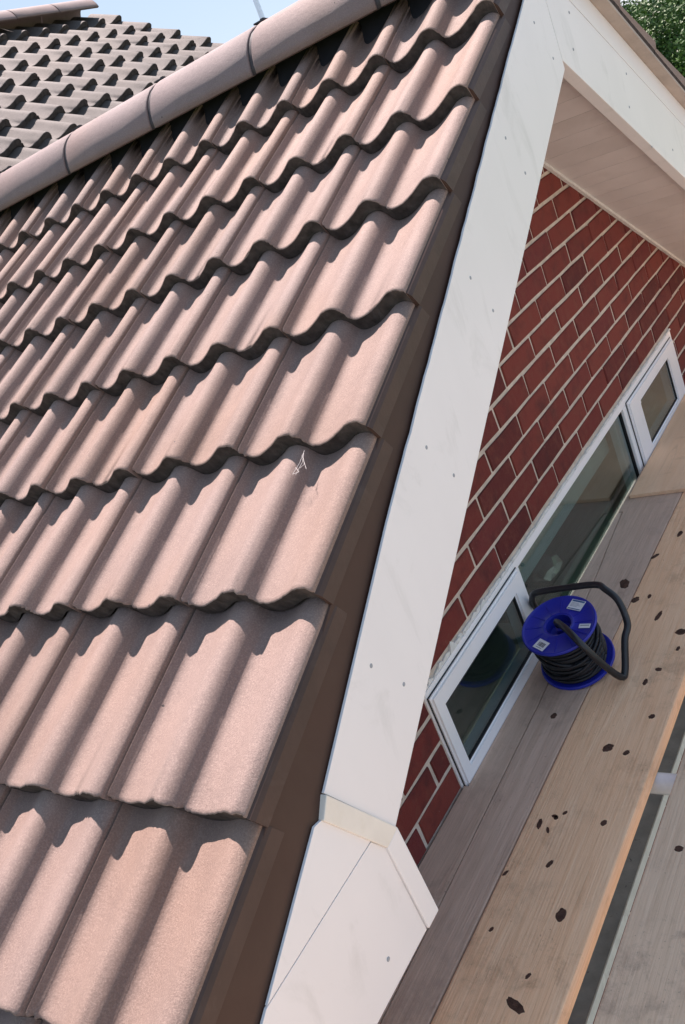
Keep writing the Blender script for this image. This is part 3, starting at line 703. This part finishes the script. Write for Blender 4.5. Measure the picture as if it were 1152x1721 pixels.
# rounded end of the ridge
box('gable_wall', x0 + 0.1, x1 - 0.06, yr - 1.0, yr + 3.9, GZ, zr2 - 2.75, M['wall_render'], back)
prism_y = bmesh.new()
tri = [(yr - 3.0, zr2 - 0.2 - 3.0*tan(PH)), (yr, zr2 - 0.2), (yr + 3.9, zr2 - 0.2 - 3.9*tan(PH))]
A = [prism_y.verts.new((x1 - 0.3, y, z)) for y, z in tri]; B = [prism_y.verts.new((x1 - 0.07, y, z)) for y, z in tri]
prism_y.faces.new(A); prism_y.faces.new(B[::-1])
for k in range(3): prism_y.faces.new((A[k], B[k], B[(k+1) % 3], A[(k+1) % 3]))
obj('gable_peak', bm_mesh('gable_peak', prism_y), M['wall_render'], back)

# ------------------------------------------------------------------ cobweb on the roof
def on_roof(px, py, h):
    d = RIGHT * ((px - 576) / 1528.2) + DOWN * ((py - 860.5) / 1528.2) + FWD
    return CAM + d * ((NL.dot(P0 - CAM) + h) / NL.dot(d))
cw0 = on_roof(503, 772, -0.02); bm = bmesh.new()
for line in (((512, 757), (504, 778), (492, 797)), ((511, 760), (509, 776), (497, 798)), ((492, 797), (503, 793)), ((508, 765), (515, 788)), ((497, 786), (503, 793)), ((510, 770), (512, 780), (504, 787))):
    tube_bm([on_roof(x_, y_, -0.027 + 0.004 * ((i_ * 7) % 3)) - cw0 for i_, (x_, y_) in enumerate(line)], 0.00028, 5, bm)
cwo = bpy.data.objects.new('cobweb', bm_mesh('cobweb', bm)); COL.objects.link(cwo); cwo.data.materials.append(M['web']); cwo.location = cw0
tag(cwo, 'torn white cobweb hanging from the edge of a pink roof tile', 'cobweb')

# ------------------------------------------------------------------ scaffold
ZB = -1.05; BT = 0.038
def board(name, poly, mat, label, top=ZB, bev=0.003, BT=BT):
    cx = sum(p[0] for p in poly) / len(poly); cy = sum(p[1] for p in poly) / len(poly)
    bm = prism_bm([(x - cx, y - cy) for x, y in poly], 'z', -BT, 0.0)
    bevel(bm, bev, 2)
    o = bpy.data.objects.new(name, bm_mesh(name, bm)); COL.objects.link(o); o.data.materials.append(mat); o.location = (cx, cy, top)
    return tag(o, label, 'board', 'scaffold boards')
def edge(x0, x1, y, n=14, amp=0.0012, seed=0):
    r = random.Random(seed); return [(x0 + (x1 - x0) * k / n, y + r.uniform(-amp, amp)) for k in range(n + 1)]
seam = [(-3.4, -0.128), (-1.69, -0.105), (-1.36, -0.096), (-1.03, -0.0885), (-0.70, -0.072), (-0.4, -0.053), (-0.2, -0.036), (-0.02, -0.022)]
B1 = board('scaffold_board', [(x, y + 0.0012) for x, y in seam] + [(-0.02, -0.0078), (-0.774, -0.0078), (-0.774, -0.0195), (-1.3425, -0.0195), (-1.3425, -0.008), (-3.4, -0.008)], M['wood_dark'], 'narrow grey brown scaffold board strip against the brick wall', ZB - 0.001, 0.0015)
B2 = board('scaffold_board', edge(-3.4, 0.9, -0.2035, seed=1) + [(0.9, -0.0215), (0.325, -0.0215), (0.325, -0.0085), (-0.016, -0.0085), (-0.016, -0.0245)] + [(x, y - 0.0015) for x, y in seam[::-1]][1:], M['wood_dark'], 'grey brown scaffold board with the cable reel on it', ZB, 0.002)
B3 = board('scaffold_board', edge(-3.4, 3.2, -0.4335, 20, seed=2) + edge(3.2, -3.4, -0.2065, 20, seed=3), M['wood_pale'], 'pale yellow scaffold board dotted with dark knots', ZB, 0.004)
B4 = board('scaffold_board', edge(-3.4, 3.2, -0.718, 20, seed=4) + edge(3.2, -3.4, -0.4935, 20, seed=5), M['wood_grey'], 'weathered grey scaffold board at the lower right corner', ZB + 0.002, 0.004)
B5 = board('scaffold_board', edge(-3.4, 3.2, -0.947, 20, seed=6) + edge(3.2, -3.4, -0.722, 20, seed=7), M['wood_grey'], 'weathered grey scaffold board farthest from the wall', ZB, 0.004)
B6 = board('scaffold_board', edge(0.082, 3.2, -0.2330, 10, seed=8) + [(3.2, -0.0205), (0.9, -0.0205), (0.073, -0.0260)], M['wood_ply'], 'clean tan sheet lapped over the boards at the far end under the window', ZB + 0.0135, 0.001, 0.0125)
def blob_mesh(rx, ry, seed, h=0.0004, n=18):
    r = random.Random(seed); V = [(0, 0, h)]; F = []
    ph = [r.uniform(0.86, 1.12) for _ in range(n)]
    for s, z in ((0.82, h), (1.0, -0.0005)):
        for k in range(n):
            a = 2*pi*k/n; V.append((rx*ph[k]*s*cos(a), ry*ph[k]*s*sin(a), z))
    for k in range(n):
        F.append((0, 1+k, 1+(k+1) % n)); F.append((1+k, 1+n+k, 1+n+(k+1) % n, 1+(k+1) % n))
    return mesh('knot', V, F)
KN = [(1015,1383,5,5,0),(924,1452,7,4,0),(943,1538,10,8,0),(866,1690,15,8,1),(1096,935,7,4,0),(1092,1002,5,3,0),(1107,1035,11,4,0),(1107,1125,4,6,0),(1085,1146,7,4,0),
      (1096,1204,5,5,0),(931,1203,6,5,2),(1022,1257,8,8,0),(1053,1265,5,5,0),(1143,897,8,4,0),(1050,981,12,8,2),(848,1467,5,3,0),(933,1372,3,6,0),(907,1385,9,4,0),(921,1395,6,2.5,0),
      (1145,1062,7,9,0),(1140,1090,5,3,0),(935,1374,4,4,0),(950,1366,4,3,0),(1142,1428,5,7,4),(1068,1008,7,6,0),(826,1562,4,3,0),(888,1640,5,3,0)]
for k, (px, py, a, b, w) in enumerate(KN):
    q = at_z(px, py, ZB); bd = {0: B3, 1: B3, 2: B2, 4: B4}[w]
    d = (q - CAM).length; sc_ = d / 1528.2
    if w != 4: q.y = min(q.y, -0.215) if bd is B3 else max(q.y, -0.195)
    me = blob_mesh(a * sc_ * 1.25, b * sc_ * 1.0, k)
    o = bpy.data.objects.new('knot', me); COL.objects.link(o); me.materials.append(M['knot'])
    o.parent = bd; o.location = Vector((q.x, q.y, bd.location.z + 0.0004)) - bd.location
    o.rotation_euler = (0, 0, random.uniform(-0.5, 0.5) if w != 1 else 1.1)
# tubes
def stube(name, pts, r, label, cat='scaffold tube'):
    c = Vector(pts[0]); bm = tube_bm([Vector(p) - c for p in pts], r, 20)
    o = bpy.data.objects.new(name, bm_mesh(name, bm)); COL.objects.link(o); o.data.materials.append(M['galv']); o.location = c
    o.data.polygons.foreach_set('use_smooth', [True] * len(o.data.polygons)); return tag(o, label, cat)
stube('scaffold_tube', [(-1.215, -0.02, ZB - BT - 0.0245), (-1.215, -1.25, ZB - BT - 0.0245)], 0.0241, 'galvanised scaffold tube under the boards, showing in the gap')
stube('scaffold_pole', [(4.75, 3.84, GZ + .02), (4.75, 3.84, 4.6)], 0.0241, 'galvanised scaffold pole standing against the sky behind the ridge', 'scaffold pole')

# ------------------------------------------------------------------ cable reel
RC = Vector((-0.9129, -0.1525, -0.8869)); RN = Vector((-0.235, 0.0056, 0.972)).normalized()
rx = Vector((0, -1, 0)); rx = (rx - RN * rx.dot(RN)).normalized(); ry = RN.cross(rx)
RMt = Matrix.Identity(4)
for i in range(3): RMt[i][0] = rx[i]; RMt[i][1] = ry[i]; RMt[i][2] = RN[i]; RMt[i][3] = RC[i]
reel = empty('cable_reel'); reel.matrix_basis = RMt; PM[reel.name] = RMt
tag(reel, 'blue cable reel wound with black cable, lying on its side by the window', 'cable reel')
H, R_ = 0.143, 0.101
def flange(z0, z1, hole):
    pr = [(hole, z0), (hole, z1)] + [(hole + 0.006, z1 + 0.002), (hole + 0.010, z1), (R_ * 0.55, z1 - 0.001), (R_ - 0.008, z1), (R_ - 0.005, z1 + 0.0022), (R_ - 0.0015, z1 + 0.0022), (R_, z1), (R_, z0 + 0.001), (R_ - 0.002, z0), (hole, z0)]
    bm = lathe_bm(pr, 64); bmesh.ops.remove_doubles(bm, verts=bm.verts, dist=1e-6); return bm_mesh('flange', bm)
def rpart(name, me, mat, smooth=True): return obj(name, me, mat, reel, RMt, smooth)
def autosm(o):
    o.data.set_sharp_from_angle(angle=radians(35)); return o
f1 = autosm(rpart('flange', flange(-0.006, 0.0, 0.034), M['reel_blue']))
f2 = autosm(rpart('flange', flange(-H, -H + 0.006, 0.034), M['reel_blue']))
# moulded ribs on the upper flange
for k in range(12):
    a = 2 * pi * k / 12 + 0.15
    bm = box_bm(0.044, R_ - 0.010, -0.0009, 0.0009, -0.001, 0.0008)
    rib = obj('rib', bm_mesh('rib', bm), M['reel_blue'], reel, RMt @ Matrix.Rotation(a, 4, 'Z'))
hubm = lathe_bm([(0.034, 0.0), (0.033, -0.03), (0.012, -0.034), (0.012, -0.012), (0.0, -0.010)], 40)
autosm(rpart('hub', bm_mesh('hub', hubm), M['reel_blue']))
drum = lathe_bm([(0.04, -0.006), (0.04, -H + 0.006)], 40)
rpart('drum', bm_mesh('drum', drum), M['reel_blue'])
# cable: tight layers, then loose crossing turns
rc = random.Random(8); pts = []
turns = 15; zz0, zz1 = -0.016, -H + 0.014
cr = 0.0046
bm = bmesh.new()
fill = lathe_bm([(0.041, -0.012), (0.074, -0.013), (0.0765, -0.05), (0.0755, -0.09), (0.077, -H + 0.022), (0.072, -H + 0.0105), (0.041, -H + 0.0105)], 40, bm)
rpart('cable_core', bm_mesh('cable_core', fill), M['cable'])
bm = bmesh.new()
for k in range(13):
    z = zz0 + (zz1 - zz0) * k / 12
    tx, ty = rc.uniform(-.05, .05), rc.uniform(-.05, .05); rad = 0.0775 + rc.uniform(-.001, .002)
    path = [(rad*cos(a)*1.0, rad*sin(a), max(-H + 0.0125, min(-0.0125, z + rad*(tx*cos(a)+ty*sin(a))))) for a in [2*pi*i/40 for i in range(41)]]
    tube_bm(path, cr, 7, bm)
for k in range(8):
    z = rc.uniform(zz0 - 0.012, zz1 + 0.012); tilt = rc.uniform(0.12, 0.55) * rc.choice((-1, 1)); ph = rc.uniform(0, 2*pi); rad = 0.0845 + rc.uniform(-.002, .0035)
    path = []
    for i in range(41):
        a = 2*pi*i/40
        path.append((rad*cos(a), rad*sin(a), max(-H + 0.013, min(-0.013, z + rad*tilt*cos(a - ph)))))
    tube_bm(path, cr, 7, bm)
o = rpart('cable', bm_mesh('cable', bm), M['cable']); o['kind'] = 'stuff'
# tubular stand: world points turned into one bent tube
tp = [RC + RN*(-0.004), RC + RN*0.010, Vector((-0.955, -0.195, -0.874)), Vector((-0.985, -0.235, -0.895)), Vector((-0.975, -0.268, -0.965)), Vector((-0.945, -0.290, -1.028)), Vector((-0.925, -0.297, -1.020)),
      Vector((-0.880, -0.300, -0.960)), Vector((-0.843, -0.303, -0.935)), Vector((-0.815, -0.285, -0.885)), Vector((-0.797, -0.252, -0.860)), Vector((-0.783, -0.2225, -0.853)), Vector((-0.790, -0.14, -0.854)), Vector((-0.800, -0.07, -0.856)),
      Vector((-0.800, -0.045, -0.866)), Vector((-0.783, -0.026, -0.905)), Vector((-0.755, -0.022, -0.96)), Vector((-0.725, -0.022, -1.03)), Vector((-0.74, -0.05, -1.039)), Vector((-0.80, -0.12, -1.037))]
inv = RMt.inverted()
path = smooth_path([inv @ p for p in tp], 8)
rpart('stand_tube', bm_mesh('stand_tube', tube_bm(path, 0.0092, 12)), M['tube_black'])
# stickers on the upper flange
def sticker(px, py, w, h, ang, art):
    d = RIGHT * ((px - 576) / 1528.2) + DOWN * ((py - 860.5) / 1528.2) + FWD
    t = RN.dot(RC + RN * 0.001 - CAM) / RN.dot(d); q = inv @ (CAM + d * t)
    mt = RMt @ Matrix.Translation((q.x, q.y, 0.0013)) @ Matrix.Rotation(ang, 4, 'Z')
    s = obj('sticker', bm_mesh('sticker', box_bm(-w/2, w/2, -h/2, h/2, -0.0001, 0.0003)), M['sticker'], reel, mt); PM[s.name] = mt
    for (x0, x1, y0, y1, mm) in art:
        obj('print', bm_mesh('print', box_bm(x0*w, x1*w, y0*h, y1*h, 0.00031, 0.0004)), mm, s, mt)
A1 = [(-0.44, 0.44, 0.30, 0.46, M['ink_blue'])] + [(-0.42, 0.1 + 0.3*((k*7) % 3)/3, 0.20 - 0.11*k, 0.165 - 0.11*k, M['screw']) for k in range(4)] + [(-0.44, 0.44, -0.44, -0.36, M['ink_blue'])]
bars = []; xb = -0.30
rbk = random.Random(2)
while xb < 0.28:
    w_ = rbk.choice((0.02, 0.035, 0.05)); bars.append((xb, xb + w_, -0.18, 0.26, M['ink'])); xb += w_ + rbk.choice((0.02, 0.03))
bars.append((-0.3, 0.25, -0.36, -0.29, M['screw']))
sticker(969, 1017, 0.042, 0.034, radians(-16), A1)
sticker(910, 1084, 0.036, 0.030, radians(-28), bars)
sticker(983, 1052, 0.030, 0.014, radians(0), [(-0.4, 0.4, 0.0, 0.25, M['screw'])])

# ------------------------------------------------------------------ things inside the room
tb = bevel(box_bm(-0.35, 0.35, -0.2, 0.2, 0, 1.53), 0.02)
o = bpy.data.objects.new('cabinet', bm_mesh('cabinet', tb)); COL.objects.link(o); o.data.materials.append(M['teal']); o.location = (0.42, 0.55, GZ + 0.12); tag(o, 'dark green cabinet inside the room behind the middle pane', 'cabinet')
rf = random.Random(6); bm = bmesh.new(); bmesh.ops.create_icosphere(bm, subdivisions=2, radius=0.07)
for v in bm.verts: v.co *= rf.uniform(0.6, 1.25); v.co.z *= 0.6
o = bpy.data.objects.new('foil_package', bm_mesh('foil_package', bm)); COL.objects.link(o); o.data.materials.append(M['foil']); o.location = (0.13, 0.42, GZ + 1.70); tag(o, 'crumpled shiny package seen through the middle pane above the reel', 'package')

bm = bevel(box_bm(-0.40, 0.42, -0.22, 0.22, 0, 1.56), 0.015)
o = bpy.data.objects.new('chest', bm_mesh('chest', bm)); COL.objects.link(o); o.data.materials.append(M['beige']); o.location = (-0.62, 0.56, GZ + 0.12); tag(o, 'beige chest inside the room behind the near pane', 'chest')

# ------------------------------------------------------------------ trees
def tree(x, y, ztop, R, mat, label, seed, n=24000, leaf=0.075):
    r = random.Random(seed); base = Vector((x, y, GZ)); hz = ztop - GZ
    root = empty('tree', tuple(base)); tag(root, label, 'tree', 'trees beyond the roof')
    bm = tube_bm([(0, 0, 0), (0.05, 0.02, hz*0.25), (0.0, 0.08, hz*0.5), (0.05, 0.0, hz*0.8)], 0.2, 10, None, lambda t: 0.05*hz*(1-0.75*t)*0.5)
    for k in range(7):
        a = r.uniform(0, 2*pi); h0 = hz*r.uniform(.3, .6); l = R*r.uniform(.5, .8)
        tube_bm([(0, 0, h0), (l*.5*cos(a), l*.5*sin(a), h0+.35*l), (l*cos(a), l*sin(a), h0+.8*l)], 0.05, 6, bm, lambda t: 0.06*(1-0.8*t))
    obj('trunk', bm_mesh('trunk', bm), M['bark'], root, Matrix.Translation(base))
    cl = []
    for k in range(46):
        while True:
            p = Vector((r.uniform(-1, 1), r.uniform(-1, 1), r.uniform(-1, 1)))
            if 0.35 < p.length < 1: break
        cl.append((Vector((p.x*R*.85, p.y*R*.85, hz*0.60 + p.z*hz*0.34)), R*r.uniform(.18, .34)))
    V = []; F = []
    for k in range(n):
        c, cr_ = cl[r.randrange(len(cl))]
        d = Vector((r.gauss(0, 1), r.gauss(0, 1), r.gauss(0, 1))).normalized() * cr_ * r.uniform(.55, 1.05)
        q = c + d; s = leaf * r.uniform(.6, 1.3)
        u = Vector((r.gauss(0, 1), r.gauss(0, 1), r.gauss(0, .6))).normalized(); w = u.cross(Vector((r.gauss(0, 1), r.gauss(0, 1), r.gauss(0, 1)))).normalized()
        o_ = len(V); V += [q - u*s, q + w*s*.5, q + u*s, q - w*s*.5]; F.append((o_, o_+1, o_+2, o_+3))
    obj('crown', mesh('crown', V, F), mat, root, Matrix.Translation(base))
tree(30.5, 6.3, 0.75, 3.2, M['leaf'], 'leafy green tree beyond the roof edge, nearest the corner of the picture', 1)
tree(36.0, 9.6, 0.95, 3.0, M['leaf'], 'green tree close behind the right roof edge', 2)
tree(58.0, 15.0, 1.35, 4.5, M['leaf_haze'], 'distant green tree paled by haze against the sky at the roof edge', 3, leaf=0.12)
tree(40.0, 5.5, 1.1, 3.6, M['leaf'], 'green tree at the extreme right behind the roof', 4)
